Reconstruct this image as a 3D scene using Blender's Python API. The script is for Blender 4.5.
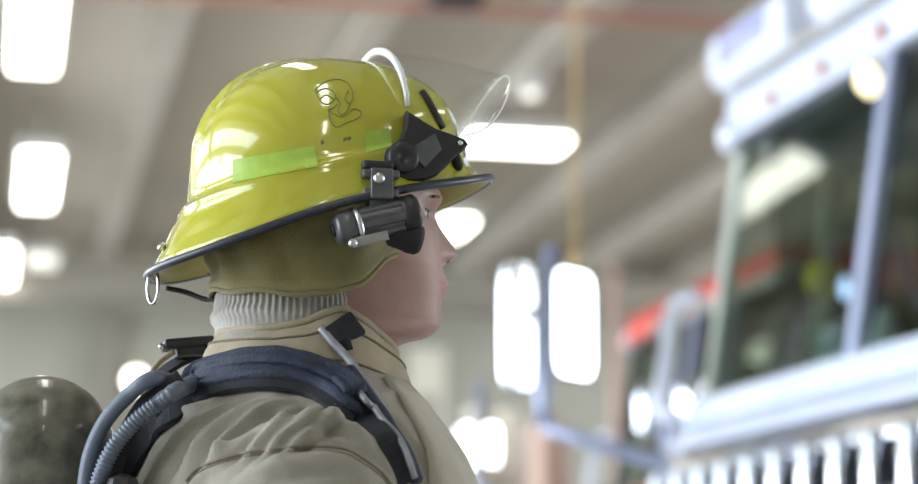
import bpy, bmesh, math, random
import numpy as np
from mathutils import Vector, Matrix, noise
from mathutils.bvhtree import BVHTree

random.seed(7)
for o in list(bpy.data.objects):
    bpy.data.objects.remove(o, do_unlink=True)
SC = bpy.context.scene
COL = SC.collection
PI = math.pi

# ------------------------------------------------------------------ camera
FPX = 85.0 / 36.0 * 918.0
PITCH = math.radians(10.1)
CAM = Vector((0, 0, 1.2))
D0 = 2.167
cam_d = bpy.data.cameras.new('camera')
cam = bpy.data.objects.new('camera', cam_d)
COL.objects.link(cam)
cam.location = CAM
cam.rotation_euler = (PI / 2 + PITCH, 0, 0)
cam_d.lens = 85
cam_d.sensor_width = 36
cam_d.clip_end = 200
cam_d.dof.use_dof = True
cam_d.dof.focus_distance = 2.06
cam_d.dof.aperture_fstop = 3.3
SC.camera = cam

# ------------------------------------------------------------------ world, daylight, exposure
W = bpy.data.worlds.new('sky')
SC.world = W
W.use_nodes = True
W.node_tree.nodes['Background'].inputs[0].default_value = (0.86, 0.93, 1.0, 1)
W.node_tree.nodes['Background'].inputs[1].default_value = 12.0
SC.view_settings.view_transform = 'Standard'
SC.view_settings.look = 'None'
SC.view_settings.gamma = 1
SC.view_settings.use_curve_mapping = False
SC.view_settings.exposure = -0.62

YAW_B = math.radians(12)          # building axes: U runs into depth, V across the bays
U = Vector((-math.sin(YAW_B), math.cos(YAW_B), 0))
V = Vector((math.cos(YAW_B), math.sin(YAW_B), 0))


def B(v, u, z):
    return V * v + U * u + Vector((0, 0, z))


def area_light(name, loc, direction, sx, sy, watts, color):
    d = bpy.data.lights.new(name, 'AREA')
    d.shape = 'RECTANGLE'
    d.size, d.size_y, d.energy, d.color = sx, sy, watts, color
    o = bpy.data.objects.new(name, d)
    COL.objects.link(o)
    o.location = loc
    o.rotation_euler = Vector(direction).to_track_quat('-Z', 'Z').to_euler()
    return o


BAYS = (-4.2, 1.0, 6.2, 11.4, 16.6, 21.8)      # bay centres along U
for bu in BAYS[1:]:
    area_light('bay_door_daylight', B(-8.9, bu, 2.65), V, 4.8, 5.1, 520 if bu > 2 else 260, (0.90, 0.95, 1.0))
for bu in BAYS[1:]:
    area_light('rear_door_daylight', B(15.9, bu, 2.65), -V, 4.8, 5.1, 300, (0.90, 0.95, 1.0))


# ------------------------------------------------------------------ materials
def mat(name, col, rough=0.5, metal=0.0, var=0.12, scale=12.0, bump=0.0, bscale=60.0, coat=0.0, emit=None, estr=0.0,
        spec=None, trans=0.0, sheen=0.0):
    m = bpy.data.materials.new(name)
    m.use_nodes = True
    nt = m.node_tree
    b = nt.nodes['Principled BSDF']
    b.inputs['Roughness'].default_value = rough
    b.inputs['Metallic'].default_value = metal
    b.inputs['Coat Weight'].default_value = coat
    b.inputs['Transmission Weight'].default_value = trans
    if sheen:
        b.inputs['Sheen Weight'].default_value = sheen
    if spec is not None:
        b.inputs['Specular IOR Level'].default_value = spec
    tc = nt.nodes.new('ShaderNodeTexCoord')
    n = nt.nodes.new('ShaderNodeTexNoise')
    n.inputs['Scale'].default_value = scale
    n.inputs['Detail'].default_value = 6
    nt.links.new(tc.outputs['Object'], n.inputs['Vector'])
    r = nt.nodes.new('ShaderNodeValToRGB')
    r.color_ramp.elements[0].position = 0.3
    r.color_ramp.elements[1].position = 0.7
    c = Vector(col)
    r.color_ramp.elements[0].color = (*(c * (1 - var)), 1)
    r.color_ramp.elements[1].color = (*[min(1, x) for x in c * (1 + var)], 1)
    nt.links.new(n.outputs['Fac'], r.inputs['Fac'])
    nt.links.new(r.outputs['Color'], b.inputs['Base Color'])
    if bump:
        n2 = nt.nodes.new('ShaderNodeTexNoise')
        n2.inputs['Scale'].default_value = bscale
        n2.inputs['Detail'].default_value = 4
        nt.links.new(tc.outputs['Object'], n2.inputs['Vector'])
        bp = nt.nodes.new('ShaderNodeBump')
        bp.inputs['Strength'].default_value = bump
        bp.inputs['Distance'].default_value = 0.01
        nt.links.new(n2.outputs['Fac'], bp.inputs['Height'])
        nt.links.new(bp.outputs['Normal'], b.inputs['Normal'])
    if emit:
        b.inputs['Emission Color'].default_value = (*emit, 1)
        b.inputs['Emission Strength'].default_value = estr
    return m


def glass_mat(name, tint, rough=0.02, refl=0.12, edge=1.0):
    m = bpy.data.materials.new(name)
    m.use_nodes = True
    nt = m.node_tree
    nt.nodes.remove(nt.nodes['Principled BSDF'])
    out = nt.nodes['Material Output']
    t = nt.nodes.new('ShaderNodeBsdfTransparent')
    t.inputs[0].default_value = (*tint, 1)
    g = nt.nodes.new('ShaderNodeBsdfGlossy')
    g.inputs['Roughness'].default_value = rough
    lw = nt.nodes.new('ShaderNodeLayerWeight')
    lw.inputs[0].default_value = 0.25
    mm = nt.nodes.new('ShaderNodeMath')
    mm.operation = 'MULTIPLY_ADD'
    mm.inputs[1].default_value = edge * 0.6
    mm.inputs[2].default_value = refl
    mm.use_clamp = True
    nt.links.new(lw.outputs['Fresnel'], mm.inputs[0])
    mx = nt.nodes.new('ShaderNodeMixShader')
    nt.links.new(mm.outputs[0], mx.inputs[0])
    nt.links.new(t.outputs[0], mx.inputs[1])
    nt.links.new(g.outputs[0], mx.inputs[2])
    nt.links.new(mx.outputs[0], out.inputs['Surface'])
    return m


M = {}
M['skin'] = mat('skin', (0.37, 0.225, 0.19), 0.5, var=0.10, scale=30, bump=0.05, bscale=300)
M['lip'] = mat('lip', (0.42, 0.17, 0.15), 0.45)
M['eye'] = mat('eye_white', (0.24, 0.21, 0.20), 0.3, var=0.02)
M['iris'] = mat('iris', (0.08, 0.06, 0.05), 0.15)
M['hair'] = mat('hair', (0.10, 0.06, 0.04), 0.6, var=0.4, scale=200)
M['coat'] = mat('turnout_cloth', (0.255, 0.236, 0.196), 0.85, var=0.10, scale=25, bump=0.25, bscale=500, sheen=0.2)
M['coat_light'] = mat('turnout_cloth_flap', (0.40, 0.37, 0.305), 0.85, var=0.08, scale=25, bump=0.25, bscale=500, sheen=0.2)
M['collar_tan'] = mat('collar_lining', (0.33, 0.28, 0.20), 0.85, var=0.10, scale=40, bump=0.2, bscale=500)
M['seam'] = mat('seam_thread', (0.17, 0.14, 0.10), 0.9, var=0.2, scale=200)
M['hood'] = mat('knit_hood', (0.36, 0.345, 0.32), 0.95, var=0.08, scale=60, bump=0.12, bscale=400)
M['flap'] = mat('ear_flap_cloth', (0.195, 0.17, 0.066), 0.8, var=0.12, scale=35, bump=0.2, bscale=400, sheen=0.2)
M['yellow'] = mat('helmet_yellow', (0.44, 0.435, 0.04), 0.12, var=0.05, scale=9, coat=1.0, spec=0.8)
M['yellow_in'] = mat('brim_underside_yellow', (0.42, 0.36, 0.10), 0.5, var=0.1)
M['black'] = mat('black_plastic', (0.018, 0.019, 0.023), 0.42, var=0.15, scale=40)
M['black_soft'] = mat('black_rubber', (0.012, 0.012, 0.014), 0.7, var=0.15, scale=40)
M['edge'] = mat('brim_edge_rubber', (0.025, 0.03, 0.045), 0.38, var=0.15, scale=40)
M['gun'] = mat('gunmetal', (0.12, 0.124, 0.135), 0.34, metal=0.5, var=0.15, scale=60)
M['steel'] = mat('bright_steel', (0.62, 0.63, 0.66), 0.28, metal=1.0, var=0.06)
M['lime'] = mat('lime_reflective', (0.36, 0.54, 0.08), 0.35, var=0.08, scale=80)
M['ink'] = mat('emblem_ink', (0.22, 0.22, 0.04), 0.5)
M['navy'] = mat('navy_cloth', (0.020, 0.029, 0.058), 0.75, var=0.2, scale=60, bump=0.3, bscale=300)
M['hose'] = mat('blue_grey_hose', (0.13, 0.16, 0.22), 0.45, var=0.12, scale=50)
M['tank'] = mat('tank_composite', (0.125, 0.122, 0.095), 0.30, var=0.6, scale=38, coat=0.4)
M['silver_line'] = mat('silver_grey_line', (0.27, 0.28, 0.31), 0.5, metal=0.3, var=0.15, scale=90)
M['strap'] = mat('dark_webbing', (0.013, 0.015, 0.022), 0.8, var=0.2, scale=150)
M['visor'] = glass_mat('clear_visor', (0.985, 0.988, 0.98), 0.03, 0.015, 0.18)
M['visor_edge'] = mat('visor_edge', (0.80, 0.82, 0.86), 0.25, var=0.03)
M['deck'] = mat('ceiling_deck', (0.56, 0.515, 0.44), 0.9, var=0.06, scale=0.6)
M['joist'] = mat('joist_paint', (0.44, 0.405, 0.35), 0.8, var=0.08, scale=2)
M['wall'] = mat('wall_paint', (0.37, 0.365, 0.31), 0.9, var=0.06, scale=0.8)
M['wall_dark'] = mat('wall_column', (0.27, 0.25, 0.21), 0.9, var=0.06, scale=1)
M['floor'] = mat('concrete_floor', (0.38, 0.37, 0.34), 0.45, var=0.12, scale=0.7)
M['apron'] = mat('concrete_apron', (0.55, 0.55, 0.53), 0.9, var=0.1, scale=0.5)
M['lamp'] = mat('lamp_diffuser', (0.9, 0.9, 0.85), 0.5, emit=(1.0, 0.97, 0.88), estr=16)
M['lamp_dim'] = mat('small_lamp_diffuser', (0.9, 0.9, 0.85), 0.5, emit=(1.0, 0.96, 0.84), estr=1.2)
M['housing'] = mat('lamp_housing', (0.6, 0.6, 0.58), 0.5)
M['redpipe'] = mat('red_pipe_paint', (0.45, 0.22, 0.17), 0.5)
M['cord'] = mat('orange_cord', (0.55, 0.38, 0.16), 0.6)
M['pink'] = mat('pinkish_post_paint', (0.52, 0.38, 0.32), 0.6)
M['chrome'] = mat('chrome', (0.78, 0.82, 0.90), 0.12, metal=1.0, var=0.02)
M['truck_white'] = mat('truck_white_paint', (0.56, 0.63, 0.78), 0.25, var=0.03, coat=0.6)
M['truck_red'] = mat('truck_red_paint', (0.50, 0.03, 0.025), 0.25, var=0.05, coat=0.6)
M['pillar'] = mat('pillar_blue_grey', (0.33, 0.38, 0.55), 0.3, metal=0.3, var=0.03)
M['skylight'] = glass_mat('added_skylight_glass', (0.92, 0.95, 0.96), 0.05, 0.03, 0.4)
M['wind'] = glass_mat('windscreen_glass', (0.62, 0.68, 0.63), 0.03, 0.04, 0.22)
M['cab_in'] = mat('cab_interior', (0.05, 0.052, 0.05), 0.7, var=0.2)
M['lens_white'] = mat('lamp_lens_clear', (0.66, 0.71, 0.84), 0.15, var=0.03, coat=0.5)
M['lens_lilac'] = mat('lamp_lens_lilac', (0.30, 0.33, 0.55), 0.2, var=0.1)
M['lens_red'] = mat('lamp_lens_red', (0.75, 0.14, 0.12), 0.2, var=0.1, emit=(1.0, 0.16, 0.12), estr=0.35)
M['amber'] = mat('marker_lamp', (0.9, 0.8, 0.5), 0.2, emit=(1.0, 0.85, 0.5), estr=3.0)
M['mirror'] = mat('mirror_glass', (0.95, 0.97, 1.0), 0.04, metal=1.0, var=0.0)
M['tyre'] = mat('tyre_rubber', (0.02, 0.02, 0.02), 0.8)
M['grn'] = mat('pale_green_trim', (0.66, 0.72, 0.66), 0.5)
M['yel'] = mat('reflection_yellow', (0.70, 0.62, 0.06), 0.6)
M['blu'] = mat('pale_blue_plastic', (0.35, 0.55, 0.80), 0.4)
M['cream'] = mat('cream_paint', (0.70, 0.67, 0.56), 0.7)
M['grey'] = mat('grey_paint', (0.28, 0.28, 0.27), 0.6)


# ------------------------------------------------------------------ mesh helpers
def root_of(o):
    while o.parent:
        o = o.parent
    return o


def mesh_obj(name, Vs, Fs, m, parent=None, smooth=True, local=False, thing=None):
    """one mesh object; vertices are world coordinates unless local"""
    off = Vector((0, 0, 0))
    if parent is not None and not local:
        off = root_of(parent).location
    me = bpy.data.meshes.new(name)
    me.from_pydata([tuple(Vector(v) - off) for v in Vs], [], [tuple(f) for f in Fs])
    me.validate()
    bm = bmesh.new()
    bm.from_mesh(me)
    bmesh.ops.recalc_face_normals(bm, faces=bm.faces)
    bm.to_mesh(me)
    bm.free()
    me.materials.append(M[m] if isinstance(m, str) else m)
    if smooth:
        for p in me.polygons:
            p.use_smooth = True
    o = bpy.data.objects.new(name, me)
    COL.objects.link(o)
    o.parent = parent
    if thing:
        tag(o, *thing)
    return o


def tag(o, label, cat, group=None, kind=None):
    o['label'] = label
    o['category'] = cat
    if group:
        o['group'] = group
    if kind:
        o['kind'] = kind
    return o


def empty(name, loc, label, cat, group=None, rz=0):
    o = bpy.data.objects.new(name, None)
    COL.objects.link(o)
    o.location = loc
    o.rotation_euler = (0, 0, rz)
    o.empty_display_size = 0.1
    return tag(o, label, cat, group)


def struct(o):
    o['kind'] = 'structure'
    return o


class G:
    """geometry collector"""
    def __init__(s):
        s.v, s.f = [], []

    def add(s, vs, fs):
        n = len(s.v)
        s.v += [Vector(v) for v in vs]
        s.f += [[i + n for i in f] for f in fs]
        return s

    def box(s, c, size, ax=None, ch=0.0):
        """box centred at c with optional axes (3 vectors) and chamfer"""
        ax = ax or (Vector((1, 0, 0)), Vector((0, 1, 0)), Vector((0, 0, 1)))
        bm = bmesh.new()
        bmesh.ops.create_cube(bm, size=1)
        for v in bm.verts:
            v.co = Vector((v.co.x * size[0], v.co.y * size[1], v.co.z * size[2]))
        if ch:
            bmesh.ops.bevel(bm, geom=list(bm.edges), offset=min(ch, 0.49 * min(size)), segments=2, profile=0.5, affect='EDGES')
        bm.verts.ensure_lookup_table()
        bm.verts.index_update()
        c = Vector(c)
        s.add([c + ax[0] * v.co.x + ax[1] * v.co.y + ax[2] * v.co.z for v in bm.verts],
              [[v.index for v in f.verts] for f in bm.faces])
        bm.free()
        return s

    def loft(s, rings, closed=True, cap=True, wrap=False):
        n = len(rings[0])
        vs = [p for r in rings for p in r]
        fs = []
        R = len(rings)
        for i in range(R if wrap else R - 1):
            j2 = (i + 1) % R
            for j in range(n if closed else n - 1):
                k = (j + 1) % n
                fs.append([i * n + j, i * n + k, j2 * n + k, j2 * n + j])
        if cap and closed and not wrap:
            fs.append(list(range(n)))
            fs.append([(R - 1) * n + j for j in range(n)])
        return s.add(vs, fs)

    def tube(s, pts, r, seg=10, cap=True, rr=None, closed=False):
        pts = [Vector(p) for p in pts]
        n = len(pts)
        rings = []
        prev = None
        for i, p in enumerate(pts):
            if closed:
                t = (pts[(i + 1) % n] - pts[i - 1]).normalized()
            else:
                t = (pts[min(i + 1, n - 1)] - pts[max(i - 1, 0)]).normalized()
            if prev is None:
                a = t.cross(Vector((0, 0, 1)))
                if a.length < 1e-3:
                    a = t.cross(Vector((0, 1, 0)))
                a.normalize()
            else:
                a = prev - t * prev.dot(t)
                a.normalize()
            prev = a
            b = t.cross(a)
            q = rr[i] if rr is not None else r
            rings.append([p + a * math.cos(2 * PI * k / seg) * q + b * math.sin(2 * PI * k / seg) * q for k in range(seg)])
        return s.loft(rings, True, cap and not closed, wrap=closed)

    def lathe(s, prof, base, axis, seg=32, cap=True):
        """prof: list of (r, h) along axis from base"""
        axis = Vector(axis).normalized()
        a = axis.cross(Vector((0, 0, 1)))
        if a.length < 1e-3:
            a = Vector((1, 0, 0))
        a.normalize()
        b = axis.cross(a)
        base = Vector(base)
        return s.loft([[base + axis * h + (a * math.cos(2 * PI * k / seg) + b * math.sin(2 * PI * k / seg)) * max(r, 1e-5)
                        for k in range(seg)] for r, h in prof], True, cap)

    def prism(s, poly, d):
        """extrude polygon (list of Vectors) by vector d"""
        n = len(poly)
        d = Vector(d)
        vs = [Vector(p) for p in poly] + [Vector(p) + d for p in poly]
        fs = [list(range(n)), [n + i for i in range(n)]] + [[i, (i + 1) % n, n + (i + 1) % n, n + i] for i in range(n)]
        return s.add(vs, fs)

    def obj(s, name, m, parent=None, smooth=True, local=False, thing=None):
        return mesh_obj(name, s.v, s.f, m, parent, smooth, local, thing)


def bevel(o, w=0.002, seg=2):
    b = o.modifiers.new('bevel', 'BEVEL')
    b.width = w
    b.segments = seg
    b.limit_method = 'ANGLE'
    b.angle_limit = math.radians(35)
    b.harden_normals = False
    return o


def flat(o):
    for p in o.data.polygons:
        p.use_smooth = False
    return o


def spl(pts, n=12):
    """Catmull-Rom through points"""
    P = [Vector(p) for p in pts]
    P = [P[0] * 2 - P[1]] + P + [P[-1] * 2 - P[-2]]
    out = []
    for i in range(1, len(P) - 2):
        for k in range(n):
            t = k / n
            a, b, c, d = P[i - 1], P[i], P[i + 1], P[i + 2]
            out.append(0.5 * ((2 * b) + (c - a) * t + (2 * a - 5 * b + 4 * c - d) * t * t + (3 * b - a - 3 * c + d) * t ** 3))
    out.append(P[-2])
    return out


def ray(px, py):
    fw = Vector((0, math.cos(PITCH), math.sin(PITCH)))
    up = Vector((0, -math.sin(PITCH), math.cos(PITCH)))
    return fw + Vector((1, 0, 0)) * ((px - 459) / FPX) + up * ((242 - py) / FPX)


def at(px, py, d):
    return CAM + ray(px, py) * d


def at_z(px, py, z):
    r = ray(px, py)
    return CAM + r * ((z - CAM.z) / r.z)


def BU(p):
    return p.dot(V), p.dot(U), p.z


# ------------------------------------------------------------------ the building shell
CEIL = 5.5
VL, VR, UN, UF = -9.0, 16.0, -7.0, 27.5
AX = (V, U, Vector((0, 0, 1)))
struct(G().box(B((VL + VR) / 2, (UN + UF) / 2, -0.1), (VR - VL, UF - UN, 0.2), AX).obj('floor', 'floor', smooth=False))
struct(G().box(B(3.5, 10, -0.16), (160, 120, 0.1), AX).obj('ground', 'apron', smooth=False))
SV0, SV1, SU0, SU1 = -8.3, -5.6, -2.0, 14.0        # unseen skylight strip along the door side, added to brighten the helmet's rear
g = G()
g.box(B((VL - 0.2 + SV0) / 2, (UN + UF) / 2, CEIL + 0.1), (SV0 - VL + 0.2, UF - UN + 0.4, 0.2), AX)
g.box(B((VR + 0.2 + SV1) / 2, (UN + UF) / 2, CEIL + 0.1), (VR + 0.2 - SV1, UF - UN + 0.4, 0.2), AX)
g.box(B((SV0 + SV1) / 2, (UN + SU0) / 2, CEIL + 0.1), (SV1 - SV0, SU0 - UN, 0.2), AX)
g.box(B((SV0 + SV1) / 2, (UF + SU1) / 2, CEIL + 0.1), (SV1 - SV0, UF - SU1, 0.2), AX)
ceil = struct(g.obj('ceiling', 'deck', smooth=False))
sky = struct(G().box(B((SV0 + SV1) / 2, (SU0 + SU1) / 2, CEIL + 0.17), (SV1 - SV0, SU1 - SU0, 0.02), AX).obj('added_skylight_1', 'skylight', smooth=False))
for q in range(9):
    G().box(B((SV0 + SV1) / 2, SU0 + (SU1 - SU0) * q / 8, CEIL + 0.10), (SV1 - SV0, 0.06, 0.10), AX).obj('added_glazing_bar', 'joist', sky, smooth=False)
struct(G().box(B((VL + VR) / 2, UF + 0.1, CEIL / 2), (VR - VL, 0.2, CEIL), AX).obj('wall_back', 'wall', smooth=False))
struct(G().box(B((VL + VR) / 2, UN - 0.1, CEIL / 2), (VR - VL, 0.2, CEIL), AX).obj('wall_front', 'wall', smooth=False))
for nm, vv in (('wall_left', VL - 0.1), ('wall_right', VR + 0.1)):
    g = G()
    g.box(B(vv, (UN + UF) / 2, (CEIL + 5.3) / 2), (0.2, UF - UN, CEIL - 5.3), AX)
    edges = [UN] + [x for b in BAYS[1:] for x in (b - 2.42, b + 2.42)] + [UF]
    for i in range(0, len(edges), 2):
        a, b_ = edges[i], edges[i + 1]
        if b_ > a:
            g.box(B(vv, (a + b_) / 2, 2.65), (0.2, b_ - a, 5.3), AX)
    struct(g.obj(nm, 'wall', smooth=False))
# joists under the deck, running into depth, and two cross girders
k = 0
v = VL + 0.6
while v < VR:
    if -8.35 < v < -5.55:
        v += 1.35
        continue
    g = G()
    g.box(B(v, (UN + UF) / 2, CEIL - 0.02), (0.24, UF - UN, 0.04), AX)
    g.box(B(v, (UN + UF) / 2, CEIL - 0.15), (0.05, UF - UN, 0.22), AX)
    g.box(B(v, (UN + UF) / 2, CEIL - 0.28), (0.24, UF - UN, 0.04), AX)
    struct(g.obj('trim_%d' % (k + 1), 'joist', smooth=False))
    k += 1
    v += 1.35
for uu, zz in ((6.5, 0.5), (24.2, 0.40)):
    g = G()
    g.box(B((VL + VR) / 2, uu, CEIL - 0.3 - 0.03), (VR - VL, 0.26, 0.05), AX)
    g.box(B((VL + VR) / 2, uu, CEIL - 0.3 - zz / 2), (VR - VL, 0.06, zz), AX)
    g.box(B((VL + VR) / 2, uu, CEIL - 0.3 - zz), (VR - VL, 0.26, 0.05), AX)
    k += 1
    struct(g.obj('trim_%d' % k, 'wall_dark', smooth=False))

# ------------------------------------------------------------------ the firefighter: frame of the figure (millimetres; f forward, l left, z up)
TH = math.radians(16)
PF = Vector((math.cos(TH), math.sin(TH), 0))
PL = Vector((-math.sin(TH), math.cos(TH), 0))
PZ = Vector((0, 0, 1))
PO = at(321, 235, D0)
FLOORZ = -PO.z * 1000


def L(f, l, z):
    return PO + (PF * f + PL * l + PZ * z) * 0.001


def loc(w):
    d = (Vector(w) - PO) * 1000
    return d.dot(PF), d.dot(PL), d.dot(PZ)


def pw(px, py, l):
    """point of the figure on the plane l (mm left of the median plane)"""
    r = ray(px, py)
    t = ((PO + PL * l * 0.001) - CAM).dot(PL) / r.dot(PL)
    return CAM + r * t


def pl(px, py, l=0):
    return loc(pw(px, py, l))


def sm(a, b, x):
    t = np.clip((x - a) / (b - a), 0, 1)
    return t * t * (3 - 2 * t)


# ---- body: one continuous skin, head with face, neck, trunk, arms, hands and legs
prof = [(430, 150), (437, 180), (437, 200), (432.5, 213), (434, 228), (436, 243), (438, 262), (441, 270), (443, 277), (447.5, 284),
        (442.5, 289.5), (446, 296), (440, 303), (438, 310), (441, 320), (439, 328), (434, 334), (425, 339), (410, 342), (395, 347), (380, 356), (372, 370)]
base_prof = [(430, 150), (437, 180), (437, 200), (435, 213), (435, 243), (438, 262), (441, 275), (443, 289.5), (442, 303), (441, 320), (439, 328), (434, 334), (425, 339),
             (410, 342), (395, 347), (380, 356), (372, 370)]
bz_ = np.array([pl(*p)[2] for p in base_prof])[::-1]
bf_ = np.array([pl(*p)[0] for p in base_prof])[::-1]
pz = np.array([pl(*p)[2] for p in prof])[::-1]
pf = np.array([pl(*p)[0] for p in prof])[::-1]
nose = [(213, 0), (220, 2), (230, 8), (240, 14.5), (248, 19.5), (254, 21.5), (258, 19), (262, 12), (266, 3), (270, 0)]
nz = np.array([pl(440, y)[2] for y, _ in nose])[::-1]
nf = np.array([a for _, a in nose])[::-1]
z_eye = pl(430, 214, -32)[2]
z_chin = pl(430, 338)[2]
z_mouth = pl(442, 289)[2]
NA = 96


def head_ring(z):
    fr = float(np.interp(z, bz_, bf_))
    det = float(np.interp(z, pz, pf)) - fr
    top = 128.0
    # skull: the front closes over towards the crown
    if z > 40:
        t = min(1, (z - 40) / (top - 40))
        s = math.sqrt(max(0, 1 - t * t))
        fr = -15 + (float(np.interp(40, pz, pf)) + 15) * s
        bk = -15 - 90 * s
        w = 76 * s
    else:
        bk = float(np.interp(z, [-200, -130, -90, -50, 0, 40], [-112, -104, -98, -100, -106, -105]))
        w = float(np.interp(z, [-200, -140, z_chin, z_chin + 12, z_mouth, -30, 10, 40], [66, 60, 56, 54, 60, 67, 73, 76]))
    fc = float(np.interp(z, [-140, z_chin, z_mouth, 0], [-40, -25, -5, 0]))
    kx = float(np.interp(z, [-130, z_chin, z_mouth, -20, 40], [1.0, 0.95, 0.80, 0.72, 0.85]))
    ring = []
    for i in range(NA):
        a = 2 * PI * i / NA
        c, s_ = math.cos(a), math.sin(a)
        l = w * (abs(s_) ** 0.92) * (1 if s_ >= 0 else -1)
        if c >= 0:
            f = fc + (fr - fc) * c ** kx
        else:
            f = fc + (bk - fc) * -((-c) ** 0.85) * -1
        if c > 0:
            nb = float(np.interp(z, nz, nf, 0, 0))
            sg = float(np.interp(z, nz, np.interp(nz, [nz.min(), nz.min() + 12, nz.max()], [15, 16, 8])))
            f += nb * math.exp(-(l / sg) ** 2)
            if z <= 40:
                f += det * math.exp(-(l / 19) ** 2)
            f -= 11 * math.exp(-((abs(l) - 33) / 14) ** 2 - ((z - z_eye) / 10) ** 2)          # eye sockets
            f += 4 * math.exp(-((abs(l) - 26) / 20) ** 2 - ((z - z_eye - 17) / 8) ** 2)        # brows
            f += 4 * math.exp(-((abs(l) - 46) / 16) ** 2 - ((z - z_eye + 26) / 16) ** 2)       # cheekbones
            f -= 2.5 * math.exp(-((abs(l) - 24) / 7) ** 2 - ((z - z_mouth) / 7) ** 2)          # mouth corners
        ring.append(L(f, l, z))
    return ring


zs = list(np.linspace(-195, z_chin - 8, 12)) + list(np.linspace(z_chin - 6, z_eye + 25, 84)) + list(np.linspace(z_eye + 30, 127.5, 26))
trunk = [(-900, -115, 95, 165), (-760, -120, 100, 165), (-620, -120, 95, 155), (-460, -125, 105, 170), (-330, -125, 95, 185), (-270, -118, 70, 160), (-225, -112, 45, 110)]
rings = []
for z, b_, f_, w in trunk:
    rings.append([L((b_ + f_) / 2 + (f_ - b_) / 2 * math.cos(2 * PI * i / NA), w * math.sin(2 * PI * i / NA), z) for i in range(NA)])
rings += [head_ring(z) for z in zs]
g = G().loft(rings)
for s in (-1, 1):
    g.tube(spl([L(-35, s * 150, -290), L(-55, s * 235, -420), L(-50, s * 262, -560), L(30, s * 258, -690), L(115, s * 240, -790)], 6), 0.05,
           12, rr=list(np.linspace(0.058, 0.028, 25)))
    # palm and five fingers
    g.loft([[L(115 + t * 82, s * (238 + 13 * math.cos(a)), -792 - 30 * t + (22 + 20 * math.sin(PI * min(1, t * 1.1))) * 0.95 * math.sin(a)) for a in np.linspace(0, 2 * PI, 12, endpoint=False)]
            for t in np.linspace(0, 1, 6)])
    for q, (dz, ln) in enumerate(((24, 68), (9, 78), (-7, 72), (-22, 56))):
        g.tube(spl([L(190, s * 238, -820 + dz), L(190 + ln * 0.45, s * 238, -833 + dz), L(190 + ln * 0.75, s * 229, -850 + dz), L(190 + ln * 0.85, s * 215, -868 + dz)], 4), 0.009, 8,
               rr=list(np.linspace(0.0098, 0.0075, 13)))
    g.tube(spl([L(135, s * 232, -782), L(165, s * 218, -778), L(190, s * 208, -790), L(205, s * 205, -803)], 4), 0.011, 8, rr=list(np.linspace(0.012, 0.009, 13)))
    g.tube(spl([L(-20, s * 85, -860), L(-15, s * 100, -1080), L(-10, s * 108, -1250), L(-25, s * 112, -1420), L(-35, s * 112, FLOORZ + 70)], 6), 0.07, 14,
           rr=list(np.linspace(0.088, 0.042, 25)))
    g.loft([[L(-65 + t * 240, s * 114 + 42 * math.cos(a) * (1 - 0.3 * t), FLOORZ + 52 - 12 * t + (32 - 10 * t) * math.sin(a)) for a in np.linspace(0, 2 * PI, 14, endpoint=False)] for t in np.linspace(0, 1, 7)])
person_loc = L(-30, 0, FLOORZ)
person = mesh_obj('person', [p - person_loc for p in g.v], g.f, 'skin', None)
person.location = person_loc
tag(person, 'person standing in profile in tan turnout coat, helmeted head raised towards the truck', 'person')

# eyes, lids, lips
for s in (-1, 1):
    c = L(float(np.interp(z_eye, pz, pf)) - 26.5, s * 32, z_eye)
    eb = G()
    eb.lathe([(0.0118 * math.sin(t), -0.0118 * math.cos(t)) for t in np.linspace(0.02, PI - 0.02, 14)], c, PF, 20)
    eo = eb.obj('eye', 'eye', person)
    ir = G()
    ir.lathe([(0.0056, 0.0103), (0.0053, 0.0113), (0.002, 0.0122), (0.0, 0.0124)], c, PF, 16)
    ir.obj('iris', 'iris', eo)
    for up in (1, -1):
        rr_ = []
        for t in np.linspace(0.15, 1.36 if up > 0 else 1.15, 7):
            rr_.append([c + (PF * math.cos(a_) * math.cos(PI / 2 - t) + PL * math.sin(a_) * math.cos(PI / 2 - t) + PZ * up * math.sin(PI / 2 - t)) * 0.0131
                        for a_ in np.linspace(-PI / 2, PI / 2, 13)])
        lid = G().loft(rr_, closed=False).obj('eyelid', 'skin', person)
        if up > 0:
            G().tube(rr_[-1], 0.001, 6).obj('lashes', 'hair', lid)
    G().tube(spl([L(float(np.interp(z_eye + 18, pz, pf)) - 2, s * 14, z_eye + 14), L(float(np.interp(z_eye + 18, pz, pf)) - 5, s * 30, z_eye + 18), L(float(np.interp(z_eye + 18, pz, pf)) - 16, s * 47, z_eye + 15)], 5), 0.0016, 8).obj('eyebrow', 'hair', person)
    nl = pl(446, 262)
    G().lathe([(0.0, -0.003), (0.0026, -0.002), (0.003, 0), (0.0026, 0.002), (0, 0.003)], L(nl[0] - 1, s * 7.0, nl[2] + 0.5), PF + PZ * 0.3, 12).obj('nostril', 'hair', person)
for dz, nm in ((3.2, 'upper_lip'), (-3.6, 'lower_lip')):
    pts = []
    for l in np.linspace(-18, 18, 11):
        zz = z_mouth + dz * (1 - (abs(l) / 20) ** 2)
        ff = float(np.interp(zz, pz, pf)) - 2.8 - (abs(l) / 18) ** 2 * 10
        pts.append(L(ff, l, zz))
    G().tube(pts, 0.004, 8, rr=[0.0012 + 0.003 * (1 - (abs(l) / 18) ** 2) for l in np.linspace(-18, 18, 11)]).obj(nm, 'lip', person)

# ------------------------------------------------------------------ helmet
near_edge = [(157, 270), (175, 261), (200, 250), (250, 233.5), (300, 217.5), (350, 201), (385, 191), (410, 186.5), (440, 183.5), (487, 179)]


def outline(a, A, Wd, e=2.15):
    c, s = math.cos(a), math.sin(a)
    return A * math.copysign(abs(c) ** (2 / e), c), Wd * math.copysign(abs(s) ** (2 / e), s)


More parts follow.
